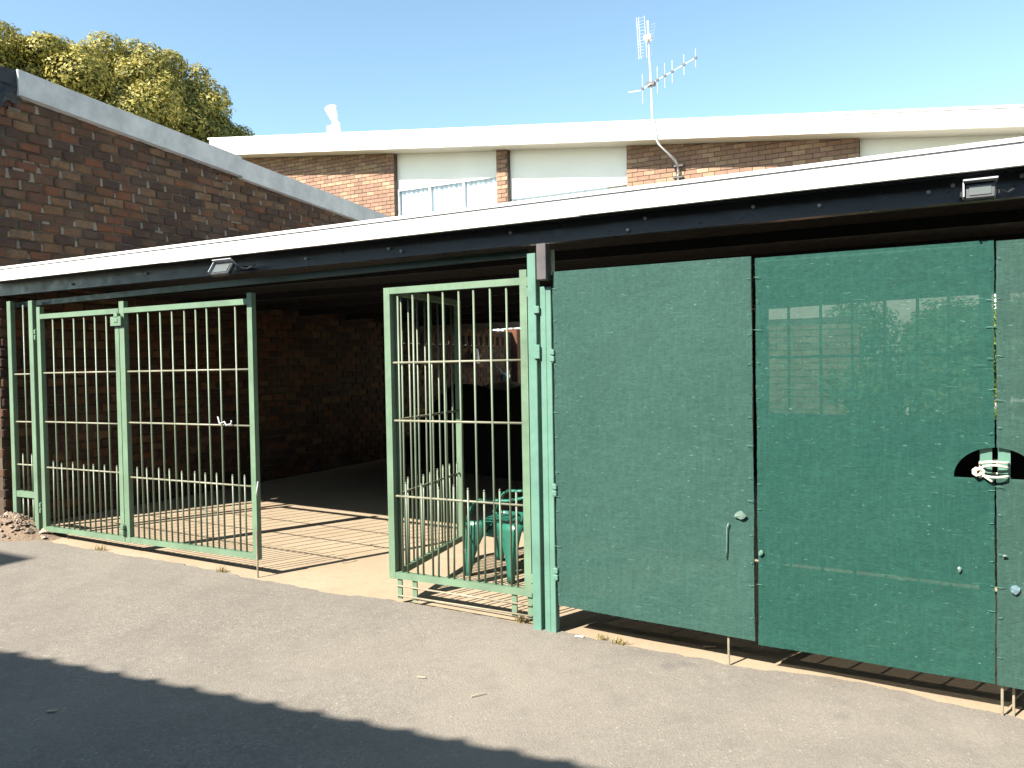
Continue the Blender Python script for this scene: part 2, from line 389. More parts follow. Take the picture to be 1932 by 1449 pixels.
part('brickwork', mb, M['brick_isl'], lb, kind='stuff')
mb = MB()
for a, b, z0, z1, pr in vis:                   # mortar squeezed out of the upright joints
    if R.random() < .42:
        w = R.uniform(.012,.04)*R.choice((1,1,2)); h0 = z0-R.uniform(0,.012); h1 = z1-R.uniform(-.008,.03); q = XW+R.uniform(-.004,.006)
        mb.hexa([(XW-.03,b-w*.3,h0),(q,b-w*.3,h0),(q,b+JT+w*.35,h0+.004),(XW-.03,b+JT+w*.35,h0+.004)],[(XW-.03,b-w*.2,h1),(q-.004,b-w*.1,h1),(q-.004,b+JT+w*.2,h1-.006),(XW-.03,b+JT+w*.2,h1-.006)])
    if R.random() < .05:
        l_ = R.uniform(.05,.16); u = R.uniform(a, b-.05); mb.box(XW-.03, XW+R.uniform(-.002,.007), u, u+l_, z1-.004, z1+JT+R.uniform(-.002,.006))
part('mortar_smears', mb, M['mortar_pale'], lb, kind='stuff')
for y0, y1, dz, dx in ((.16,2.86,.0,0),(2.865,5.83,-.022,-.012)):
    cp = MB(); x0, x1 = XW-.35, XW+.085+dx
    prof = lambda y: coptop(y)+dz
    cp.hexa([(x0,y0,prof(y0)-.235),(x1,y0,prof(y0)-.235),(x1,y1,prof(y1)-.235),(x0,y1,prof(y1)-.235)], [(x0,y0,prof(y0)),(x1,y0,prof(y0)),(x1,y1,prof(y1)),(x0,y1,prof(y1))])
    part('coping', cp, M['coping'], lb)
# torn black waterproofing lapped over the corner
wp = MB(); nu, nv = 9, 10
for j in range(nv+1):
    for i in range(nu+1):
        u = i/nu; v = j/nv
        y = -.14 + .36*u; drop = .30 + .34*max(0, math.sin(u*5.0+.6))*(.6 if u > .35 else .25)
        z_ = coptop(0) - .02 - drop*v + .012*R.uniform(-1,1)
        wp.v.append((XW+.03+.02*math.sin(7*u+4*v)+R.uniform(-.008,.008)+.03*(1-v), y+R.uniform(-.01,.01), z_))
for j in range(nv):
    for i in range(nu): a = j*(nu+1)+i; wp.f.append((a,a+1,a+nu+2,a+nu+1))
wp.box(-7.2, XW+.05, -.12, .2, coptop(0)-.16, coptop(0)-.02)
solo('waterproofing_sheet', wp, M['bitumen'], (XW,0,coptop(0)-.3), 'torn black waterproofing sheet lapped over the wall corner at upper left', 'sheeting')

# low boundary wall with a row of slots, behind the brick building
bw = thing('boundary_wall', (XW, 8, gz(XW)), 'low brick boundary wall with a row of open slots behind the gate', 'wall')
mb = MB(); mb.box(XW-.11, XW-.012, 5.76, 10.1, -.2, 2.0); mb.box(XW-.11, XW-.012, 5.76, 10.1, 2.17, 2.30); part('core', mb, M['mortar'], bw)
mb = MB(); z = gz(XW)+.02; c = 0
while z < 1.98:
    for a, b in bricks_1d(c, 5.76, 10.1): mb.cbox(XW-.10, XW+R.uniform(-.003,.006), a, b, z, min(z+CO-JT, 1.995), .007)
    z += CO; c += 1
y = 5.8
while y < 10.0: mb.cbox(XW-.11, XW+.0, y, y+.11, 2.003, 2.168, .006); y += .22
for zc in (2.175, 2.24):
    for a, b in bricks_1d(c, 5.76, 10.1): mb.cbox(XW-.10, XW+.004, a, b, zc, zc+.06, .006)
    c += 1
u = 5.77
while u < 9.25: mb.cbox(XW-.10, XW+.012, u+.004, u+.071, 2.303, 2.40, .005); u += .075      # soldier course up to the roof
mb.cbox(XW-.2, XW+.12, 10.11, 10.42, -.1, 2.36, .012)
part('brickwork', mb, M['brick_isl'], bw, kind='stuff')

# ------------------------------------------------------------------ carport roof
cp = thing('carport', (-.5, 0, 0), 'flat roofed carport with white fascia and black steel beam', 'carport')
mb = MB()
def rz(y): return 2.50 - .012*y
pts = [(-5.42,-.15),(6.2,-.15),(6.2,5.8),(2.7,6.72),(1.4,7.1),(-5.44,9.35)]
mb.add([(x,y,rz(y)-.06) for x,y in pts]+[(x,y,rz(y)) for x,y in pts], [(5,4,3,2,1,0),(6,7,8,9,10,11)]+[(i,(i+1)%6,(i+1)%6+6,i+6) for i in range(6)])
part('roof', mb, M['shade_black_roof'], cp)
mb = MB(); mb.add([(x,y,rz(y)+.002) for x,y in pts]+[(x,y,rz(y)+.012) for x,y in pts], [(5,4,3,2,1,0),(6,7,8,9,10,11)]+[(i,(i+1)%6,(i+1)%6+6,i+6) for i in range(6)]); part('roof_bounce_sheet', mb, M['sheet'], cp)  # unseen pale roof top, added to bounce sunlight onto the brick wall
for k in range(7):
    y = 1.0+k*.95
    mb = MB(); mb.box(-5.42, 5.4 if y < 6 else -.5, y, y+.06, rz(y)-.13, rz(y)-.061); part('purlin', mb, M['shade_black_roof'], cp)
for x0_, x1_, dz_ in ((-5.62,-3.015,.0),(-3.012,.38,-.002),(.383,3.1,.001),(3.103,6.4,0)):
    mb = MB(); mb.box(x0_, x1_, -.18, -.152, 2.43+dz_, 2.527); part('fascia', mb, M['white_paint'], cp)
mb = MB(); mb.box(-5.63, 6.41, -.190, -.150, 2.531, 2.550); part('flashing', mb, M['white_paint'], cp)
mb = MB(); mb.box(-5.43, 6.2, -.040, -.030, 2.327, 2.435); mb.box(-5.43, 6.2, -.058, .0, 2.317, 2.3265); mb.box(-5.43, 6.2, -.10, .0, 2.4355, 2.4395); bm_ = part('beam', mb, M['black_steel'], cp)
bt = MB(); bt.tube([(0,.003,0),(0,-.012,0)], .010, 6); bt.tube([(0,-.012,0),(0,-.022,0)], .005, 6); bme = bt.mesh('bolt'); bme.materials.append(M['bolt_steel'])
for k, (bx, bz) in enumerate([(-4.35,2.36),(-3.4,2.385),(-1.73,2.37),(-1.02,2.38),(-.92,2.355),(-.12,2.40),(.72,2.40),(.62,2.345),(1.30,2.40),(1.62,2.37),(2.10,2.38),(2.20,2.40),(2.47,2.41),(3.0,2.38)]):
    inst('bolt', bme, cp, (bx, -.042, bz))
mb = MB(); mb.bar((-5.40,.075,2.238),(-.06,.075,2.288),.03,.045); part('gate_track', mb, M['dark_green'], cp)
mb = MB(); mb.cbox(.068,.130,-.088,-.02,2.10,2.311,.003); part('hanger_bracket', mb, M['bracket'], cp)
mb = MB(); mb.box(.103,.120,.04,.06,2.14,2.29); part('packing_strip', mb, paint('pale_yellow_strip', (.52,.53,.33)), cp)
mb = MB(); mb.box(5.45,5.6,-.02,5.7,-.3,2.42); part('end_light_blocker', mb, M['mortar'], cp)  # unseen wall added to keep side light out of the interior
mb = MB(); mb.hexa([(-3.5,7.95,-.2),(.04,7.08,-.2),(.04,7.28,-.2),(-3.5,8.15,-.2)],[(-3.5,7.95,2.33),(.04,7.08,2.33),(.04,7.28,2.33),(-3.5,8.15,2.33)]); part('back_light_blocker', mb, M['mortar'], cp)  # added out of sight to stop light from behind brightening the interior
mb = MB(); mb.hexa([(.045,7.08,-.3),(5.44,5.6,-.3),(5.44,5.75,-.3),(.045,7.23,-.3)],[(.045,7.08,.88),(5.44,5.6,.88),(5.44,5.75,.88),(.045,7.23,.88)]); part('low_dark_blocker', mb, M['tarp'], cp)  # low black stand-in added to darken the back and the view through the cloth
mb = MB(); mb.box(-.60,-.50,4.3,4.9,2.26,2.31); part('lamp_fitting', mb, M['soffit'], cp)

def floodlight(x0, label, tilt, w, h):
    t = thing('floodlight', (x0, -.09, 2.33), label, 'floodlight', 'floodlights under the carport fascia')
    Mx = Matrix.Rotation(math.radians(tilt), 4, 'X')
    def tr(mb): mb.v = [tuple(Vector((x0, -.20, 2.372)) + (Mx @ Vector(p))) for p in mb.v]; return mb
    mb = MB(); mb.cbox(-w/2,w/2,0,.035,-h,0,.006)
    for k in range(4): mb.box(-w/2+.02+k*.024, -w/2+.026+k*.024, .035,.052,-h+.015,-.015)
    part('housing', tr(mb), M['lamp_body'], t)
    mb = MB(); mb.box(-w/2+.018,w/2-.018,-.004,-.0005,-h+.016,-.016); part('glass', tr(mb), M['lamp_glass'], t)
    mb = MB(); mb.box(-w/2-.006,w/2+.006,-.036,.03,.001,.008); mb.box(-w/2-.007,-w/2-.001,-.02,.02,-h*.9,0.0); part('visor', tr(mb), M['lamp_visor'], t)
    mb = MB(); mb.bar((x0-w/2-.012,-.19,2.33),(x0-w/2-.012,-.075,2.345),.006,.022); mb.bar((x0+w/2+.012,-.19,2.33),(x0+w/2+.012,-.075,2.345),.006,.022); mb.bar((x0-w/2-.014,-.075,2.345),(x0+w/2+.014,-.075,2.345),.006,.022)
    part('bracket', mb, M['lamp_body'], t)
    mb = MB(); mb.tube([(x0+w/2+.01,-.17,2.34),(x0+w/2+.05,-.12,2.33),(x0+w/2+.09,-.075,2.36)], .005, 6); part('cable', mb, M['lamp_body'], t)
    return t
floodlight(-2.36, 'small black floodlight under the eave above the open gateway', -34, .175, .10)
floodlight(2.30, 'small black floodlight under the eave above the shade cloth gates', -8, .12, .072)

# ------------------------------------------------------------------ gates
rod_mesh = {}
def rod(length, r=.0072, pointed=False):
    key = (round(length,3), r, pointed)
    if key not in rod_mesh:
        mb = MB()
        if pointed: mb.tube([(0,0,0),(0,0,length-.02)], r, 8); mb.tube([(0,0,length-.0199),(0,0,length-.008)], r, 8, True, .004)
        else: mb.tube([(0,0,0),(0,0,length)], r, 8)
        me = mb.mesh('bar'); me.materials.append(M['bar_green'])
        for p in me.polygons:
            if len(p.vertices) == 4: p.use_smooth = True
        rod_mesh[key] = me
    return rod_mesh[key]
Z0, Z1 = .219, 2.108                         # centre heights of bottom and top rails
def gate(label, A, B, longs, shorts, rails, stileA=None, stileB=None, short_top=.835, tA=.048, tB=.048, mat=None, ztop=Z1, zbot=Z0, bars_mat=None, group='green barred gate leaves', name='gate_leaf', cat='gate'):
    """A, B plan points of the leaf's ends; bars at distances along it"""
    mat = mat or M['gate_green']
    A = Vector((*A, 0)); B = Vector((*B, 0)); d = (B-A).normalized(); L = (B-A).length
    t = thing(name, (A.x, A.y, zbot), label, cat, group)
    P = lambda u, z: (A + d*u + Vector((0,0,z)))
    mb = MB(); mb.bar(P(tA/2, zbot-.024), P(tA/2, stileA or ztop+.021), tA, .042, (d.y,-d.x,0)); part('stile', mb, mat, t)
    mb = MB(); mb.bar(P(L-tB/2, zbot-.024), P(L-tB/2, stileB or ztop+.021), tB, .042, (d.y,-d.x,0)); part('stile', mb, mat, t)
    for z in (ztop, zbot):
        mb = MB(); mb.bar(P(tA+.001, z), P(L-tB-.001, z), .040, .042); part('rail', mb, mat, t)
    for z in rails:
        mb = MB(); mb.tube([P(tA-.003, z), P(L-tB+.003, z)], .0075, 8); part('cross_rod', mb, M['rod_cream'] if mat is M['gate_green'] else mat, t, True)
    for u in longs:
        inst('bar', rod(ztop-zbot-.036), t, P(u, zbot+.018), (R.uniform(-.002,.002), R.uniform(-.003,.003), 0))
    for u in shorts:
        inst('short_bar', rod(short_top-zbot-.018+R.uniform(-.012,.012), .0070, True), t, P(u, zbot+.018), (R.uniform(-.012,.012), R.uniform(-.012,.012), 0))
    return t
def knuckle(t, x, y, z, name='hinge', mat=None, w=.02, h=.09, d=.03):
    mb = MB(); mb.cbox(x-w/2, x+w/2, y-d/2, y+d/2, z-h/2, z-.004, .003); mb.cbox(x-w/2, x+w/2, y-d/2, y+d/2, z+.004, z+h/2, .003); mb.tube([(x,y,z-h/2-.006),(x,y,z+h/2+.006)], .006, 6)
    return part(name, mb, mat or M['gate_green'], t)

# fixed narrow panel beside the brick wall
fp = thing('fixed_gate', (-5.3, 0, gz(-5.3)), 'narrow fixed green barred gate section next to the brick wall', 'fixed gate')
for x0, x1, zt, zb in ((-5.352,-5.296,2.268,.30),(-5.025,-4.965,2.256,.13)):
    mb = MB(); mb.cbox(x0,x1,-.022,.022,zb,zt,.003); part('post', mb, M['gate_green'], fp)
mb = MB(); mb.bar((-5.295,0,.508),(-5.026,0,.508),.036,.055); part('rail', mb, M['gate_green'], fp)
for z in (1.60,1.167,.775): mb = MB(); mb.tube([(-5.298,0,z),(-5.023,0,z)], .0075, 8); part('cross_rod', mb, M['rod_cream'], fp, True)
inst('bar', rod(1.69), fp, (-5.135,0,.536)); 
for x in (-5.205,-5.07): inst('short_bar', rod(.35,.0070,True), fp, (x,0,.536))
for x in (-5.22,-5.145,-5.07): inst('short_bar', rod(.30), fp, (x,0,.18))

A1 = -4.905
gl1 = gate('green barred gate leaf hinged beside the fixed panel, closed', (A1,0), (-3.79,0), [x-A1 for x in (-4.7,-4.557,-4.409,-4.263,-4.121,-3.975)], [x-A1 for x in (-4.765,-4.63,-4.484,-4.336,-4.192,-4.048,-3.90)], (1.607,1.173,.766), stileA=2.195)
for z in (1.95,.40): knuckle(gl1, -4.935, -.012, z)
A2 = -3.782
gl2 = gate('green barred gate leaf left of the opening, with a drop bolt', (A2,0), (-2.289,0), [x-A2 for x in (-3.571,-3.442,-3.303,-3.167,-3.034,-2.903,-2.775,-2.649,-2.482)], [x-A2 for x in (-3.639,-3.507,-3.372,-3.235,-3.10,-2.969,-2.839,-2.712,-2.545,-2.42)], (1.607,1.187,.736), stileA=2.185, stileB=2.17, tA=.06)
mb = MB(); mb.tube([(-2.285,-.03,.42),(-2.285,-.03,gz(-2.3)-.02)], .007, 7); part('drop_bolt', mb, M['rod'], gl2)
mb = MB(); mb.tube([(-2.26,-.03,.78),(-2.245,-.05,.75),(-2.25,-.055,.70),(-2.265,-.04,.68)], .006, 6); part('handle', mb, M['bolt_steel'], gl2, True)
for z in (2.05,.30): knuckle(gl2, -3.79, -.035, z, w=.045, h=.08)
mb = MB(); mb.box(-3.86,-3.73,-.045,-.022,1.985,2.06); part('latch_plate', mb, M['gate_green'], gl2)
# wire twisted on a bar of that leaf
mb = MB(); mb.tube([(-2.68,-.01,1.25),(-2.64,-.03,1.20),(-2.60,-.02,1.215),(-2.57,-.03,1.19),(-2.53,-.02,1.20),(-2.52,-.025,1.225)], .006, 6)
solo('wire_tie', mb, M['bolt_steel'], (-2.6,0,1.19), 'scrap of wire twisted around a gate bar beside the opening', 'wire', smooth=True)

A3 = -1.092
gl3 = gate('green barred gate leaf hinged on the mint post, half of the open pair', (A3,0), (-.031,0), [x-A3 for x in (-.993,-.875,-.755,-.637,-.52,-.412,-.29,-.177)], [x-A3 for x in (-.953,-.830,-.712,-.594,-.479,-.365,-.247,-.135)], (1.633,1.249,.747), stileB=2.176, short_top=.845)
for z in (2.07,.28): knuckle(gl3, -.012, -.012, z, w=.035, h=.12)
for x in (-1.02,-.90,-.16,-.05):
    mb = MB(); mb.box(x-.017,x+.017,-.006,.006,.06,.196); part('skirt_leg', mb, M['gate_green'], gl3)
for z in (.150,.085):
    mb = MB(); mb.tube([(-1.04,-.013,z),(-.035,-.013,z-.008)], .006, 7); part('skirt_rod', mb, M['rod'], gl3, True)
d4 = Vector((-.172,1.135,0)).normalized()
gl4 = gate('green barred gate leaf folded back inside the carport behind another', (-1.068,.045), (-1.068+d4.x*1.13,.045+d4.y*1.13), [.12+.122*i for i in range(8)], [.17+.122*i for i in range(8)], (1.633,1.249,.747), short_top=.845)
mb = MB(); q = Vector((-1.068,.045,0))+d4*1.13; mb.tube([(q.x+.02,q.y,.60),(q.x+.02,q.y,.03)], .008, 7); part('drop_bolt', mb, M['rod'], gl4)

# posts
ps = thing('gate_post', (0,0,0), 'slim mint green steel post between open gate and shade cloth', 'post', 'mint green gate posts')
mb = MB(); mb.cbox(-.022,.034,-.03,.03,gz(0)-.05,2.268,.003); part('shaft', mb, M['mint'], ps)
for z in (1.93,1.70,1.66): mb = MB(); mb.cbox(.020,.058,-.042,-.031,z-.022,z+.022,.003); part('lug', mb, M['mint'], ps)
ps2 = thing('gate_post', (.09,0,0), 'shorter doubled mint green post carrying the shade cloth gate', 'post', 'mint green gate posts')
mb = MB(); mb.cbox(.056,.094,-.022,.03,gz(0)-.05,2.066,.003); part('shaft', mb, M['mint'], ps2)
mb = MB(); mb.cbox(.0955,.130,-.026,.03,gz(0)-.06,2.062,.003); part('shaft', mb, M['mint'], ps2)
for z in (1.655,.86,.36): knuckle(ps2, .138, -.035, z, w=.03, h=.07, mat=M['mint'], d=.02)

# shade cloth gates
HX, HZ0, HA, HH = 2.366, 1.043, .168, .142       # the half-round hand hole over the joint
def cloth(x0, x1, zt, zbL, zbR, hole):
    nx = max(2, int((x1-x0)/.0135)); nz = 150
    ph = R.uniform(0,6); V = []; bl = R.uniform(1.5,2.5)
    for j in range(nz+1):
        v = j/nz
        for i in range(nx+1):
            u = i/nx; zb = zbL+(zbR-zbL)*u
            x = x0+(x1-x0)*u; z_ = zb+(zt-zb)*v
            e = min(u,1-u)*(x1-x0)
            if i in (0,nx): x += .0012*math.sin(v*17+ph)+R.uniform(-.0012,.0012)
            y = -.030 + .004*math.sin(u*9+ph+2*v)*math.sin(v*7+bl) + .003*math.sin(v*38+ph)*math.exp(-e/.05) + .0012*R.uniform(-1,1)
            V.append([x,y,z_])
    ins = lambda p: p[2] > HZ0 and ((p[0]-HX)/HA)**2 + ((p[2]-HZ0)/HH)**2 < 1
    F = []; gone = set()
    for j in range(nz):
        for i in range(nx):
            a = j*(nx+1)+i; q = (a,a+1,a+nx+2,a+nx+1)
            cx = sum(V[k][0] for k in q)/4; cz = sum(V[k][2] for k in q)/4
            if hole and ins((cx,0,cz)): gone.update(q); continue
            F.append(q)
    if hole:
        used = set(k for f in F for k in f)
        for k in used:
            p = V[k]
            if ins(p) or k in gone:
                r = math.sqrt(((p[0]-HX)/HA)**2 + ((p[2]-HZ0)/HH)**2)
                if p[2]-HZ0 < .015: p[2] = HZ0
                else: p[0] = HX+(p[0]-HX)/r; p[2] = HZ0+(p[2]-HZ0)/r
    mb = MB(); mb.v = [tuple(p) for p in V]; mb.f = F; return mb
def screen_gate(label, x0, x1, zt, zbL, zbR, mat, hole, bars):
    t = gate(label, (x0+.008,.012), (x1-.008,.012), [x-x0-.008 for x in bars], [], (1.62,1.028), mat=M['mint'], ztop=zt-.035, zbot=max(zbL,zbR)+.04, group='shade cloth covered gates', name='screen_gate')
    part('shade_cloth', cloth(x0, x1, zt, zbL, zbR, hole), mat, t, True)
    for s in (x0+.012, x1-.012):
        for k in range(13):
            z_ = .25+k*.148+R.uniform(-.04,.04)
            if hole and HZ0-.03 < z_ < HZ0+HH+.03: continue
            mb = MB(); w = R.uniform(.008,.045)*R.choice((.5,1)); mb.tube([(s-w/2,-.0375,z_),(s,-.040,z_+R.uniform(-.004,.004)),(s+w/2,-.0375,z_+R.uniform(-.006,.006))], .0012, 5)
            part('tie', mb, M['mint'], t, True)
    return t
sg1 = screen_gate('gate covered with faded grey-green shade cloth next to the posts', .145, 1.282, 2.148, .172, .128, M['cloth_a'], False, [.30,.45,.60,.75,.90,1.05,1.18])
sg2 = screen_gate('wide gate covered with bright green shade cloth in the middle of the screens', 1.302, 2.3625, 2.137, .112, .088, M['cloth_b'], True, [1.46,1.615,1.765,1.905,2.05,2.185])
sg3 = screen_gate('grey-green shade cloth gate cut off by the right picture edge', 2.3705, 3.45, 2.130, .085, .06, M['cloth_c'], True, [2.56,2.71,2.86,3.01,3.16,3.31])
for t, xb in ((sg1,1.14),(sg3,2.392)):
    mb = MB(); mb.tube([(xb,-.005,.30),(xb,-.005,gz(xb)-.02)], .0065, 7); part('drop_bolt', mb, M['rod'], t)
mb = MB(); mb.tube([(2.44,.03,.2),(2.44,.03,gz(2.4)-.02)], .006, 7); part('drop_bolt', mb, M['rod'], sg3)
def scrap(t, x, z, w, h, mat, y=-.042, seed=0):
    rr = random.Random(seed); mb = MB(); k = 9
    ring = [(x+w/2*math.cos(a)*rr.uniform(.6,1.1), y-.004*rr.random(), z+h/2*math.sin(a)*rr.uniform(.6,1.1)) for a in [2*math.pi*i/k for i in range(k)]]
    back = [(p[0],p[1]+.004,p[2]) for p in ring]
    mb.add(ring+back+[(x,y-.005,z)], [(i,(i+1)%k,18) for i in range(k)]+[(i,i+k,(i+1)%k+k,(i+1)%k) for i in range(k)])
    part('scrap', mb, mat, t)
sc_m = paint('pale_plastic_scrap', (.085,.135,.115), rough=.5, scale=40, var=.3)
scrap(sg1, 1.215, .79, .062, .058, sc_m, seed=2)
mb = MB(); mb.tube([(1.155,-.042,.745),(1.146,-.044,.72),(1.143,-.043,.60),(1.140,-.041,.555)], .0035, 6); part('scrap', mb, paint('pale_cord', (.09,.14,.12)), sg1, True)
scrap(sg2, 1.318, .60, .028, .034, M['mint'], seed=5); scrap(sg3, 2.44, .54, .055, .045, paint('blue_tape', (.10,.17,.20)), seed=8)
scrap(sg2, 2.22, .61, .02, .03, sc_m, seed=9); scrap(sg3, 2.40, .69, .028, .014, sc_m, seed=11)

# rope through the hand hole
rp = thing('rope', (2.36,-.05,1.05), 'white rope knotted round two gate frames in the hand hole', 'rope')
mb = MB()
for k, (z0, dz) in enumerate(((1.118,.004),(1.098,.008),(1.056,-.004))):
    pth = [(2.305+.0*k,-.030,z0-.01),(2.318,-.052,z0),(2.345,-.060,z0+dz),(2.375,-.060,z0+dz),(2.405,-.052,z0),(2.418,-.015,z0-.004),(2.405,.04,z0),(2.345,.046,z0),(2.308,.01,z0-.006),(2.305,-.030,z0-.01)]
    mb.tube(pth, .0055, 8)
part('loop', mb, M['rope'], rp, True)
mb = MB(); 
for k in range(4):
    a = k*1.3; mb.tube([(2.292+.016*math.cos(a+i*.9)+.004*k,-.048+.012*math.sin(a*2+i*.9),1.072+.016*math.sin(a+i*.9)) for i in range(8)], .0065, 7)
mb.tube([(2.31,-.05,1.07),(2.325,-.055,1.05),(2.345,-.052,1.035),(2.352,-.05,1.03)], .005, 7)
part('knot', mb, M['rope'], rp, True)

# ------------------------------------------------------------------ garden chair inside
ch = thing('garden_chair', (-.74,1.0,gz(-.74)), 'green plastic garden armchair standing behind the open gate leaf', 'chair')
fz = gz(-.74); SX0, SX1, SY0, SY1 = -.96, -.54, .80, 1.24
def panel(rows, th=.012):
    """closed sheet through a grid of points with thickness"""
    mb = MB(); nr, nc = len(rows), len(rows[0]); V = [Vector(p) for r_ in rows for p in r_]
    NN = []
    for i in range(nr):
        for j in range(nc):
            a = Vector(rows[min(i+1,nr-1)][j])-Vector(rows[max(i-1,0)][j]); b = Vector(rows[i][min(j+1,nc-1)])-Vector(rows[i][max(j-1,0)][:3])
            NN.append(a.cross(b).normalized())
    mb.v = [tuple(p) for p in V]+[tuple(p-n_*th) for p, n_ in zip(V,NN)]; o = nr*nc
    for i in range(nr-1):
        for j in range(nc-1):
            a = i*nc+j; mb.f += [(a,a+1,a+nc+1,a+nc),(a+o,a+nc+o,a+nc+1+o,a+1+o)]
    for j in range(nc-1): mb.f += [(j,j+o,j+1+o,j+1),((nr-1)*nc+j,(nr-1)*nc+j+1,(nr-1)*nc+j+1+o,(nr-1)*nc+j+o)]
    for i in range(nr-1): mb.f += [(i*nc,(i+1)*nc,(i+1)*nc+o,i*nc+o),(i*nc+nc-1,i*nc+nc-1+o,(i+1)*nc+nc-1+o,(i+1)*nc+nc-1)]
    return mb
rows = []
for i in range(9):
    u = i/8; r_ = []
    for j in range(9):
        v = j/8; dip = -.022*(1-(2*u-1)**2)*(1-(2*v-1)**4) - (.10 if j in (0,8) else 0) - (.055 if i == 0 else 0)
        inset = .0
        r_.append((SX0+(SX1-SX0)*u - (.012 if i == 0 else 0), SY0+(SY1-SY0)*v+(-.006 if j == 0 else .006 if j == 8 else 0), fz+.43-.03*u+dip))
    rows.append(r_)
part('seat', panel(rows), M['chair'], ch, True)
def chleg(xt, yt, xb, yb, flare, z_top=.42):
    rows = []
    for i in range(8):
        t_ = i/7; w = .125*(1-t_)**2.2*flare+.050; x = xt+(xb-xt)*t_; y = yt+(yb-yt)*t_; z_ = fz+z_top*(1-t_)
        rows.append([(x-w*(1 if xt > -.75 else .35), y, z_),(x, y-.014*(1 if yt < 1 else -1), z_),(x+w*(1 if xt < -.75 else .35), y, z_)])
    part('leg', panel(rows, .014), M['chair'], ch, True)
chleg(SX0+.02, SY0, -.985, .775, 1.0); chleg(SX1-.03, SY0, -.575, .765, 1.2); chleg(SX0+.02, SY1, -.985, 1.27, 1.0); chleg(SX1-.03, SY1, -.53, 1.27, 1.2)
rows = []
for i in range(8):
    u = i/7; r_ = []
    for j in range(7):
        v = j/6; r_.append((SX1-.01+.14*u-.03*math.sin(v*math.pi), SY0+.02+(SY1-SY0-.04)*v*(1), fz+.40+.43*u-.05*u*(2*v-1)**2))
    rows.append(r_)
part('backrest', panel(rows), M['chair'], ch, True)
for y in (SY0-.012, SY1+.012):
    rows = []
    pth = [(-.975,.42),(-.945,.50),(-.91,.565),(-.86,.590),(-.75,.595),(-.62,.60),(-.50,.625),(-.46,.65)]
    for i, (x, z_) in enumerate(pth): rows.append([(x, y-.022, fz+z_-.006),(x, y, fz+z_+.004),(x, y+.022, fz+z_-.006)])
    part('armrest', panel(rows, .014), M['chair'], ch, True)

# dark covered heap at the back
mb = MB(); nx, ny = 40, 16
for j in range(ny+1):
    for i in range(nx+1):
        u = i/nx; v = j/ny; x = -5.25+5.0*u; y = 4.9+1.7*v - .23*(x+2.5)
        prof = .50+.72*min(1,max(0,(u-.08)/.16))**.7 if u < .84 else 1.0
        if u < .08: prof = .50*(u/.08)**.5
        if u > .97: prof *= max(0,(1-u)/.03)
        ed = min(1, min(v,1-v)/.14); h = prof*(ed**.35)*(1+.03*math.sin(u*23+v*9)) if ed > 0 else 0
        mb.v.append((x+R.uniform(-.02,.02), y, gz(x)-.01+h+.015*math.sin(u*41)*ed))
for j in range(ny):
    for i in range(nx): a = j*(nx+1)+i; mb.f.append((a,a+1,a+nx+2,a+nx+1))
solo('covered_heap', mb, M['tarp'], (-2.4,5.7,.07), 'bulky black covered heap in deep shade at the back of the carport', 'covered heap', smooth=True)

# things hanging on the boundary wall
mb = MB()
for j in range(9):
    v = j/8
    for i in range(10):
        a = 2*math.pi*i/10; r_ = .10*math.sin(min(1,v*1.15+.12)*math.pi*.62)**.7*(1+.15*math.sin(3*a+5*v))
        mb.v.append((XW+.10+.6*r_*math.cos(a), 8.45+r_*math.sin(a), 1.93-.28*v))
for j in range(8):
    for i in range(10): mb.f.append((j*10+i, j*10+(i+1)%10, (j+1)*10+(i+1)%10, (j+1)*10+i))
mb.f.append(tuple(80+i for i in range(10))); mb.tube([(XW+.0,8.45,1.99),(XW+.05,8.45,1.97),(XW+.10,8.45,1.92)], .008, 6)
solo('plastic_bag', mb, M['white_bag'], (XW+.1,8.45,1.65), 'pale plastic bag hanging on the slotted brick wall', 'bag', smooth=True)
wc = thing('watering_can', (XW+.15,9.5,1.3), 'small pale blue can hanging on the brick wall behind the gate', 'can')
mb = MB(); mb.tube([(XW+.15,9.42,1.36),(XW+.15,9.58,1.40)], .085, 14, True, .075); part('body', mb, M['blue_can'], wc, True)
mb = MB(); mb.tube([(XW+.13,9.45,1.44),(XW+.10,9.40,1.52),(XW+.03,9.37,1.58),(XW-.01,9.36,1.60)], .01, 6); part('handle', mb, M['blue_can'], wc, True)
mb = MB(); mb.tube([(XW+.15,9.58,1.42),(XW+.15,9.66,1.49)], .014, 8, True, .022); part('spout', mb, M['white_bag'], wc, True)

# ------------------------------------------------------------------ the house behind
YH = 14.5
hs = thing('house', (-5, YH, 0), 'two storey face brick house with white panels and sloping white fascia', 'house')
sof = lambda x: 6.40-.1142*(x-.84)
ftop = lambda x: 6.44-.1207*(x-3.81); fbot = lambda x: 6.05-.1138*(x-3.81)
XL, XR = -18.35, 9.0
mb = MB(); mb.hexa([(XL,13.88,fbot(XL)),(XR,13.88,fbot(XR)),(XR,13.95,fbot(XR)),(XL,13.95,fbot(XL))],[(XL,13.88,ftop(XL)-.035),(XR,13.88,ftop(XR)-.035),(XR,13.95,ftop(XR)-.035),(XL,13.95,ftop(XL)-.035)]); part('fascia', mb, M['white_paint'], hs)
mb = MB(); mb.hexa([(XL-.05,13.855,ftop(XL)-.03),(XR,13.855,ftop(XR)-.03),(XR,22,ftop(XR)-.03),(XL-.05,22,ftop(XL)-.03)],[(XL-.05,13.855,ftop(XL)+.02),(XR,13.855,ftop(XR)+.02),(XR,22,ftop(XR)+.02),(XL-.05,22,ftop(XL)+.02)]); part('roof', mb, M['white_paint'], hs)
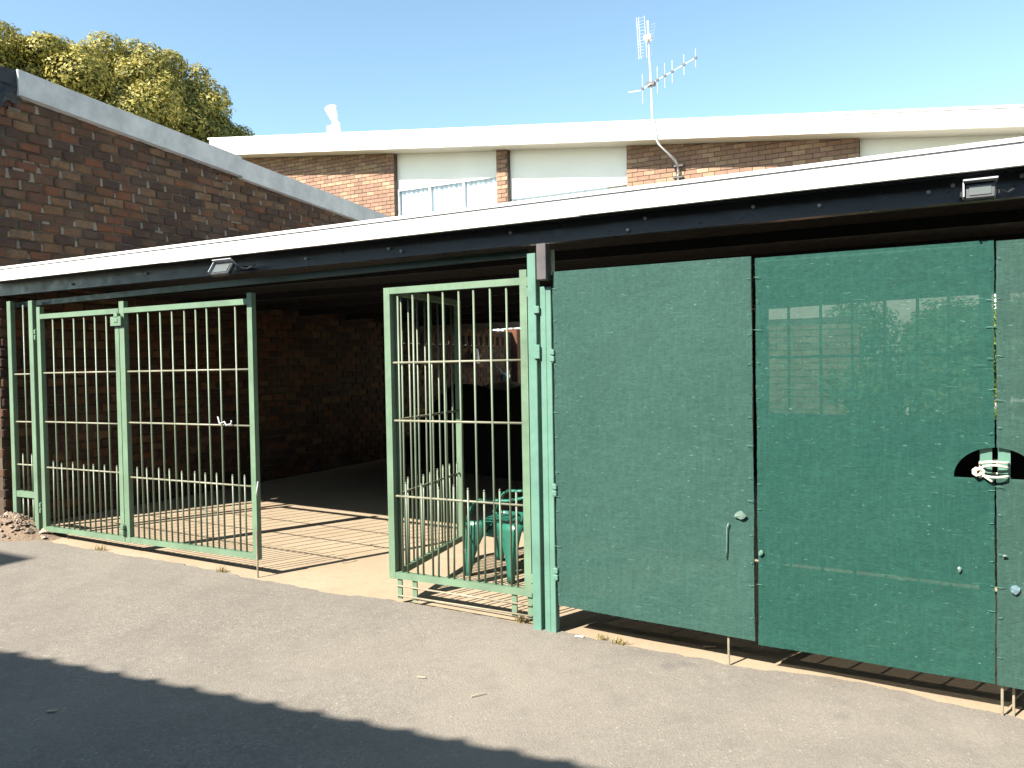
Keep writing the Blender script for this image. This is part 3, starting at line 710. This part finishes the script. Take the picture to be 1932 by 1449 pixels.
mb = MB(); mb.hexa([(XL,13.951,fbot(XL)+.01),(XR,13.951,fbot(XR)+.01),(XR,YH+.3,sof(XR)+.02),(XL,YH+.3,sof(XL)+.02)],[(XL,13.951,fbot(XL)+.04),(XR,13.951,fbot(XR)+.04),(XR,YH+.3,sof(XR)+.05),(XL,YH+.3,sof(XL)+.05)]); part('soffit', mb, M['soffit'], hs)
def brick_panel(x0, x1, zb):
    mb = MB(); mb.hexa([(x0+.004,YH+.010,zb),(x1-.004,YH+.010,zb),(x1-.004,YH+.25,zb),(x0+.004,YH+.25,zb)],[(x0+.004,YH+.010,sof(x0)+.03),(x1-.004,YH+.010,sof(x1)+.03),(x1-.004,YH+.25,sof(x1)+.03),(x0+.004,YH+.25,sof(x0)+.03)])
    wl = part('wall', mb, M['mortar_house'], hs)
    mb = MB(); z = zb; c = 0; co = .113; bl = .29
    while z < sof(x0):
        u = x0-(c%2)*bl/2
        while u < x1:
            a, b = max(x0,u)+.006, min(x1,u+bl)-.006
            zt = min(z+co-.016, sof(b)+.02)
            if b-a > .04 and zt-z > .02: mb.box(a, b, YH-R.uniform(.004,.014), YH+.15, z, zt)
            u += bl
        z += co; c += 1
    part('brickwork', mb, M['brick_house'], wl, kind='stuff')
brick_panel(XL+.3, -11.52, 4.9); brick_panel(-8.14, -7.80, 4.9); brick_panel(-4.45, .85, 4.3)
def white_panel(x0, x1, zb):
    mb = MB(); y = YH+.16
    mb.hexa([(x0,y,zb),(x1,y,zb),(x1,y+.1,zb),(x0,y+.1,zb)],[(x0,y,sof(x0)+.03),(x1,y,sof(x1)+.03),(x1,y+.1,sof(x1)+.03),(x0,y+.1,sof(x0)+.03)]); part('panel', mb, M['white_paint'], hs)
white_panel(-11.516, -8.144, 6.795); white_panel(-7.796, -4.454, 6.10); white_panel(.854, 9, 3.2)
def window(x0, x1, z0, z1, mull, parent=hs, y=YH+.16):
    mb = MB(); f = .045
    mb.box(x0,x1,y-.03,y+.05,z1-f,z1); mb.box(x0,x1,y-.03,y+.05,z0,z0+f); mb.box(x0,x0+f,y-.03,y+.05,z0+f,z1-f); mb.box(x1-f,x1,y-.03,y+.05,z0+f,z1-f)
    w = part('window', mb, M['white_paint'], parent)
    for k in range(mull):
        xm = x0+(x1-x0)*(k+1)/(mull+1); mb = MB(); mb.box(xm-.03,xm+.03,y-.025,y+.045,z0+f,z1-f); part('mullion', mb, M['white_paint'], w)
    mb = MB(); mb.add([(x0+f,y+.01,z0+f),(x1-f,y+.01,z0+f),(x1-f,y+.01,z1-f),(x0+f,y+.01,z1-f)],[(0,1,2,3)]); part('pane', mb, M['glass'], w)
    mb = MB(); nn = 120
    for i in range(nn+1):
        x = x0+(x1-x0)*i/nn; yy = y+.07+.025*math.sin(i*1.1)+.012*math.sin(i*.37); mb.v += [(x,yy,z0),(x,yy,z1)]
    mb.f = [(2*i,2*i+2,2*i+3,2*i+1) for i in range(nn)]; part('curtain', mb, M['curtain'], w, True)
    return w
window(-11.51, -8.15, 5.2, 6.79, 2); window(-7.79, -4.46, 5.0, 6.09, 3, y=YH+.30)
mb = MB(); mb.box(XL+.4, 9, YH+.5, YH+8, -1.5, 5.0); part('rear_walls', mb, M['cream'], hs)
mb = MB(); mb.box(XL+.4, 9, YH-.02, YH+.26, 2.9, 3.2); mb.box(XL+.4, -9.0, YH, YH+.26, -1.5, 2.899); mb.box(-7.4, 9, YH, YH+.26, -1.5, 2.899); part('lower_wall', mb, M['cream'], hs)
gw = window(-9.0, -7.4, .2, 2.9, 3, y=YH+.06)
for k in range(6): mb = MB(); mb.box(-8.92,-7.48,YH+.0,YH+.012,.6+k*.38,.612+k*.38); part('burglar_bar', mb, M['white_paint'], gw)
# rotary vent on the roof
vt = thing('roof_vent', (-14.53, 15.5, 8.7), 'white roof vent with tilted cowl above the house fascia', 'roof vent')
mb = MB(); mb.tube([(-14.53,15.5,8.6),(-14.53,15.5,9.30)], .24, 14); part('base', mb, M['white_paint'], vt, True)
mb = MB(); mb.tube([(-14.52,15.5,9.30),(-14.52,15.5,9.48)], .12, 10, True, .07); part('neck', mb, M['white_paint'], vt, True)
mb = MB(); mb.tube([(-14.51,15.5,9.46),(-14.58,15.5,9.68),(-14.66,15.5,9.93)], .08, 12, True, .20); part('cowl', mb, M['white_paint'], vt, True)
mb = MB(); mb.bar((-14.50,15.45,9.50),(-14.30,15.45,9.33),.03,.10); part('tail', mb, M['white_paint'], vt)
# television aerial
an = thing('aerial', (-3.13, 13.8, 5.8), 'bent mast with two television aerials fixed to the house wall', 'aerial')
mb = MB(); mb.tube([(-3.13,14.42,5.75),(-3.13,14.40,6.33),(-3.16,14.30,6.45),(-3.30,14.0,6.60),(-3.42,13.82,6.74),(-3.50,13.76,6.95),(-3.54,13.75,7.2),(-3.56,13.75,8.1),(-3.62,13.75,9.62)], .021, 9); part('mast', mb, M['alu'], an, True)
mb = MB(); mb.tube([(-3.10,14.42,6.20),(-3.14,14.3,6.36),(-3.24,14.05,6.52),(-3.36,13.85,6.66),(-3.46,13.80,6.85),(-3.50,13.79,7.2)], .012, 6); part('cable', mb, M['alu'], an, True)
for z in (6.05,6.32): mb = MB(); mb.box(-3.25,-3.0,14.38,14.47,z-.02,z+.02); part('clamp', mb, M['bracket'], an)
mb = MB(); a0 = Vector((-4.06,13.75,8.02)); a0 = Vector((-3.72,13.6,8.02)); a1 = Vector((-2.62,14.2,8.72)); mb.tube([a0,a1], .010, 6); bo = part('boom', mb, M['alu'], an)
for k, fr in enumerate((0,.28,.42,.56,.78,1)):
    p = a0.lerp(a1, fr); mb = MB(); L = .34-.025*k; mb.tube([p+Vector((0,0,-L)),p+Vector((.0,0,L))], .0045, 5); part('element', mb, M['alu'], bo)
    mb = MB(); mb.box(p.x-.03,p.x+.03,p.y-.03,p.y+.03,p.z-.025,p.z+.025); part('insulator', mb, M['lamp_body'], bo)
mb = MB(); mb.tube([(-3.56,13.75,8.14),(-3.80,13.7,8.02),(-4.10,13.7,8.03)], .012, 6); part('arm', mb, M['alu'], an)
mb = MB(); mb.cbox(-3.66,-3.46,13.69,13.81,8.09,8.19,.01); part('clamp', mb, M['bracket'], an)
mb = MB()
for k in range(13): mb.tube([(-3.86+.012*k*.3,13.62,9.66-.075*k),(-3.66,13.58,9.66-.075*k)], .004, 4)
for xx_ in (-3.85,-3.80,-3.66): mb.tube([(xx_,13.62,9.70),(xx_+.05,13.62,8.72)], .005, 5)
part('grid_reflector', mb, M['alu'], an)
for k in range(11):
    mb = MB(); z = 9.45-.07*k; mb.tube([(-3.50,13.62,z),(-3.36-.012*k,13.55,z)], .0035, 4); part('element', mb, M['alu'], an)
mb = MB(); mb.cbox(-3.70,-3.52,13.64,13.78,9.15,9.27,.012); part('junction_box', mb, paint('pale_box', (.6,.58,.52)), an)

# ------------------------------------------------------------------ trees and garden
def leaves(centers, radii, n, size, rng, flat=.8, shell=.55):
    """many small leaf quads scattered through the outer volume of the given lobes"""
    vol = np.array([r[0]*r[1]*r[2] for r in radii])**.67; pick = rng.choice(len(centers), n, p=vol/vol.sum())
    d = rng.normal(size=(n,3)); d /= np.linalg.norm(d, axis=1)[:,None]
    rad = shell + (1-shell)*rng.random(n)**.5
    C_ = np.array(centers)[pick]; Rr = np.array(radii)[pick]
    bump = 1 + .10*np.sin(d[:,0]*9+pick)*np.sin(d[:,1]*8+pick*2)+.07*np.sin(d[:,2]*15+pick)*np.sin(d[:,0]*17)
    P = C_ + d*Rr*(rad*bump)[:,None]
    nrm = d*1.9+rng.normal(size=(n,3))*.55+np.array([0,0,.25]); nrm /= np.linalg.norm(nrm, axis=1)[:,None]
    u = np.cross(nrm, rng.normal(size=(n,3))); u /= np.linalg.norm(u, axis=1)[:,None]; w = np.cross(nrm, u)
    s = size*(.6+.8*rng.random(n))[:,None]
    V = np.stack([P-u*s, P-w*s*.45+nrm*s*.12, P+u*s, P+w*s*.45+nrm*s*.12], 1).reshape(-1,3)
    return V
def leaf_object(name, V, mat, parent, off, kind=None):
    me = bpy.data.meshes.new(name); n = len(V)//4
    me.vertices.add(len(V)); me.vertices.foreach_set('co', (V-np.array(off)).astype(np.float32).ravel())
    me.loops.add(n*4); me.loops.foreach_set('vertex_index', np.arange(n*4, dtype=np.int32))
    me.polygons.add(n); me.polygons.foreach_set('loop_start', np.arange(0,n*4,4,dtype=np.int32)); me.polygons.foreach_set('loop_total', np.full(n,4,dtype=np.int32))
    me.update(); me.materials.append(mat)
    o = bpy.data.objects.new(name, me); col.objects.link(o); o.parent = parent
    if kind: o['kind'] = kind
    return o
def px(x, y, dist):                      # a point at a chosen real distance, used to lay the tree out
    return None
def tree(name, label, base, lobes, n, size, mat, trunk_r, group=None, shell=.5):
    t = thing(name, base, label, 'tree', group)
    bz = Vector(base); top = Vector(lobes[0][0])
    mb = MB(); mb.tube([bz, bz.lerp(top,.35)+Vector((.2,.1,0)), bz.lerp(top,.7)], trunk_r, 9, True, trunk_r*.55)
    for c_, r_ in lobes[:8]:
        q = bz.lerp(top,.55); mb.tube([q, q.lerp(Vector(c_),.6)+Vector((0,0,-.2)), Vector(c_)], trunk_r*.4, 6, True, trunk_r*.12)
    part('trunk', mb, M['bark'], t, True)
    V = leaves([c_ for c_, r_ in lobes], [r_ for c_, r_ in lobes], n, size, NR, shell=shell)
    leaf_object('crown', V, mat, t, base)
    return t
def pol(az, dist, el):
    a = math.radians(az); return (CAM.x+dist*math.sin(a), CAM.y+dist*math.cos(a), CAM.z+dist*math.tan(math.radians(el)))
lob = []
for az, d_, el, r_ in ((-57.5,36,13.0,4.3),(-61,36,15.6,3.2),(-56.6,36.5,17.4,2.4),(-59.5,35,17.9,2.2),(-54.6,35,15.6,2.6),(-53.3,36.5,17.5,2.1),(-51.5,37,15.6,2.6),(-51.9,37,17.4,1.9),(-50.1,37.5,16.7,2.1),(-49.0,38,15.0,2.2),(-48.2,38.5,12.9,2.5),(-55,34.5,11.5,3),(-50,37,11.5,3.4),(-62,34,12.5,3.5),(-53.2,36,13,2.8),(-47.7,38.6,14.3,1.7),(-58,34.5,18.6,1.5),(-62,35,18.6,1.8),(-47.3,38.6,11.6,1.7)):
    lob.append((pol(az,d_,el+(-.5 if az < -55.5 else .55)), (r_,r_,r_*.86)))
sub = []
for (c_, r_) in lob:
    for k in range(13):
        v = Vector((R.gauss(0,1),R.gauss(0,1)-.5,R.gauss(0,1)+.35)).normalized(); rr_ = r_[0]*R.uniform(.30,.46)
        sub.append(((c_[0]+v.x*r_[0]*.80, c_[1]+v.y*r_[1]*.80, c_[2]+v.z*r_[2]*.80), (rr_,rr_,rr_*.8)))
inner = [(c_, tuple(.74*q for q in r_)) for c_, r_ in lob]
lob = inner + sub
tree('large_tree', 'large rounded yellow-green tree behind the brick wall at upper left', (*pol(-55.5,36,0)[:2], 0), lob, 400000, .080, M['tree_leaf'], .5, shell=.6)
def shrub(x, y, h, w, n, label, seed):
    rr = random.Random(seed); zb = gz(x)-.03; lobes = []
    for k in range(7): lobes.append(((x+rr.uniform(-w,w)*.5, y+rr.uniform(-w,w)*.4, zb+h*rr.uniform(.3,.85)), (w*rr.uniform(.3,.5), w*rr.uniform(.3,.5), h*rr.uniform(.16,.28))))
    return tree('shrub', label, (x,y,zb), lobes, n, .05, M['shrub_leaf'], .05, 'garden shrubs behind the carport', .3)
shrub(1.75, 10.6, 3.0, 2.0, 24000, 'leafy green shrub seen through the left half of the bright green shade cloth', 1)
shrub(3.0, 10.9, 2.9, 2.0, 24000, 'leafy green shrub seen through the right half of the bright green shade cloth', 2)
shrub(4.4, 11.0, 3.1, 2.0, 24000, 'leafy green shrub seen through the rightmost grey-green shade cloth', 3)
gwl = thing('garden_wall', (.2, 9.9, gz(.2)), 'sunlit brick garden wall seen through the bright green shade cloth', 'wall')
mb = MB(); mb.box(-1.3,1.14,9.91,10.1,-.2,2.2); part('core', mb, M['mortar_house'], gwl)
mb = MB(); z = -.02; c = 0
while z < 2.2:
    u = -1.3-(c%2)*.14
    while u < 1.14: mb.box(max(-1.3,u)+.006, min(1.14,u+.28)-.006, 9.9-R.uniform(0,.008), 9.95, z, z+.098); u += .28
    z += .113; c += 1
part('brickwork', mb, M['brick_house'], gwl, kind='stuff')
mb = MB(); mb.box(-1.34,1.18,9.86,10.15,2.24,2.32); part('coping', mb, M['mortar_house'], gwl)
fn = thing('garden_fence', (2.6, 9.7, gz(2.6)), 'low white garden fence beyond the carport, seen through shade cloth', 'fence')
for z in (.55,.95): mb = MB(); mb.box(1.8,4.6,9.69,9.71,z-.02,z+.02); part('rail', mb, M['white_paint'], fn)
for k in range(15): mb = MB(); mb.box(1.82+k*.2,1.86+k*.2,9.67,9.69,-.1,1.02); part('picket', mb, M['white_paint'], fn)

# rubble and weeds at the foot of the wall
mb = MB(); nn = 26
def mound(x, y):
    r2 = ((x+5.28)/.34)**2 + ((y+.06)/.20)**2
    return .17*math.exp(-r2*1.1)
for j in range(nn+1):
    for i in range(nn+1):
        x = -6.1+1.45*i/nn; y = -.45+.72*j/nn
        mb.v.append((x, y, gz(x)-.006+mound(x,y)*(1+R.uniform(-.25,.25))))
for j in range(nn):
    for i in range(nn): a = j*(nn+1)+i; mb.f.append((a,a+1,a+nn+2,a+nn+1))
solo('soil_mound', mb, M['soil'], (-5.3,-.05,gz(-5.3)), 'small heap of crumbling soil at the foot of the narrow panel', 'soil heap', smooth=True)
mb = MB()
for k in range(230):
    x = -5.3+R.gauss(0,.24); y = -.08+R.gauss(0,.13); r_ = R.uniform(.006,.028)*(1 if R.random() < .85 else 1.7)
    if x < XW-.6: continue
    z = gz(x)+mound(x,y)+r_*.2; pts = []
    for a in range(6): th = a*math.pi/3+R.random()*.5; pts.append((x+r_*math.cos(th)*R.uniform(.7,1.2), y+r_*math.sin(th)*R.uniform(.7,1.2), z+R.uniform(-.3,.2)*r_))
    mb.add(pts+[(x,y,z+r_*.7)], [(i,(i+1)%6,6) for i in range(6)])
o = solo('rubble', mb, M['stone'], (-5.3,-.08,gz(-5.3)), 'loose rubble and grit scattered on the soil heap', 'rubble', kind='stuff')
def tuft(x, y, n, h, name='grass_tuft', label=None):
    V = []
    for k in range(n):
        a = R.uniform(0,6.28); bx = x+max(-.045,min(.045,R.gauss(0,.022))); by = y+R.gauss(0,.018); hh = h*R.uniform(.4,1); w = .0025
        tx, ty = bx+math.cos(a)*hh*.5, by+math.sin(a)*hh*.5; px_, py_ = -math.sin(a)*w, math.cos(a)*w
        z = gz(x)+.004
        V += [(bx-px_,by-py_,z),(bx+px_,by+py_,z),(tx+px_*.3,ty+py_*.3,z+hh),(tx-px_*.3,ty-py_*.3,z+hh*.98)]
    me_o = leaf_object(name, np.array(V), M['straw'], None, (x,y,gz(x))); me_o.location = (x,y,gz(x))
    tag(me_o, label, 'grass', 'dry grass tufts along the asphalt edge')
tuft(-4.0,-.10,50,.05,label='dry grass tuft at the asphalt edge under the closed gate leaf at left')
tuft(-2.62,-.06,60,.05,label='dry grass tuft at the asphalt edge left of the drop bolt')
tuft(-.14,.05,45,.09,label='thin dry grass tuft at the foot of the slim mint post')
tuft(.52,0.0,60,.04,label='dry grass tuft on the concrete lip below the faded shade cloth')
tuft(.40,.02,40,.035,label='short dry grass on the concrete lip right of the doubled post')
def litter(x, y, l, w, a, label, mat, cat='litter'):
    w *= .6
    mb = MB(); d = Vector((math.cos(a),math.sin(a),0)); s_ = Vector((-d.y,d.x,0)); c_ = Vector((x,y,gz(x)+.0125))
    mb.hexa([c_-d*l/2-s_*w/2, c_+d*l/2-s_*w*.3, c_+d*l/2+s_*w*.4, c_-d*l/2+s_*w/2], [p+Vector((0,0,.005)) for p in (c_-d*l/2-s_*w/2, c_+d*l/2-s_*w*.3, c_+d*l/2+s_*w*.4, c_-d*l/2+s_*w/2)])
    solo('litter', mb, mat, (x,y,gz(x)+.008), label, cat, 'small litter on the asphalt')
litter(-.20,-.96,.045,.008,.2,'short pale straw lying flat on the asphalt near the middle',M['straw_dull'])
litter(.16,-1.00,.075,.009,1.0,'longer pale twig lying aslant on the sunlit asphalt',M['straw_dull'])
litter(.28,-.03,.05,.02,.1,'white chip on the asphalt at the foot of the doubled post',M['white_paint'])
litter(-1.46,-2.09,.04,.025,.6,'small pale scrap in the shaded lower left of the asphalt',M['straw_dull'])
litter(.99,.19,.07,.05,.4,'grey lump of debris on the concrete below the shade cloth',M['stone'])

# ------------------------------------------------------------------ the building across the driveway, behind the camera, whose roof shades the asphalt
ob = thing('opposite_building', (0,-7,0), 'dark rendered building with a corrugated roof across the driveway, behind the viewer', 'building')
mb = MB(); mb.hexa([(-13,-7.3,-.5),(11,-5.1,-.5),(11,-10,-.5),(-13,-12,-.5)],[(-13,-7.3,3.45),(11,-5.1,3.45),(11,-10,3.45),(-13,-12,3.45)]); part('wall', mb, M['mortar'], ob)
mb = MB(); x = -13.0; rw = []
while x < 11: rw.append(x); x += .035
def prof(x):
    p = (x/.235) % 1.0
    return .030*(1 if p < .18 else max(0,1-(p-.18)/.12) if p < .3 else 0 if p < .88 else (p-.88)/.12)
ye = lambda x: -4.95+.098*x
for x in rw:
    z0 = 3.53+prof(x); mb.v += [(x,ye(x),z0),(x,ye(x)-6,z0+.55),(x,ye(x),z0-.004),(x,ye(x)-6,z0+.546)]
for i in range(len(rw)-1):
    a = 4*i; mb.f += [(a,a+4,a+5,a+1),(a+2,a+3,a+7,a+6),(a,a+2,a+6,a+4)]
part('roof', mb, M['coping'], ob)
mb = MB(); mb.box(-7.7,-6.75,-7.5,-6.9,3.2,6.32); part('chimney', mb, M['mortar'], ob)
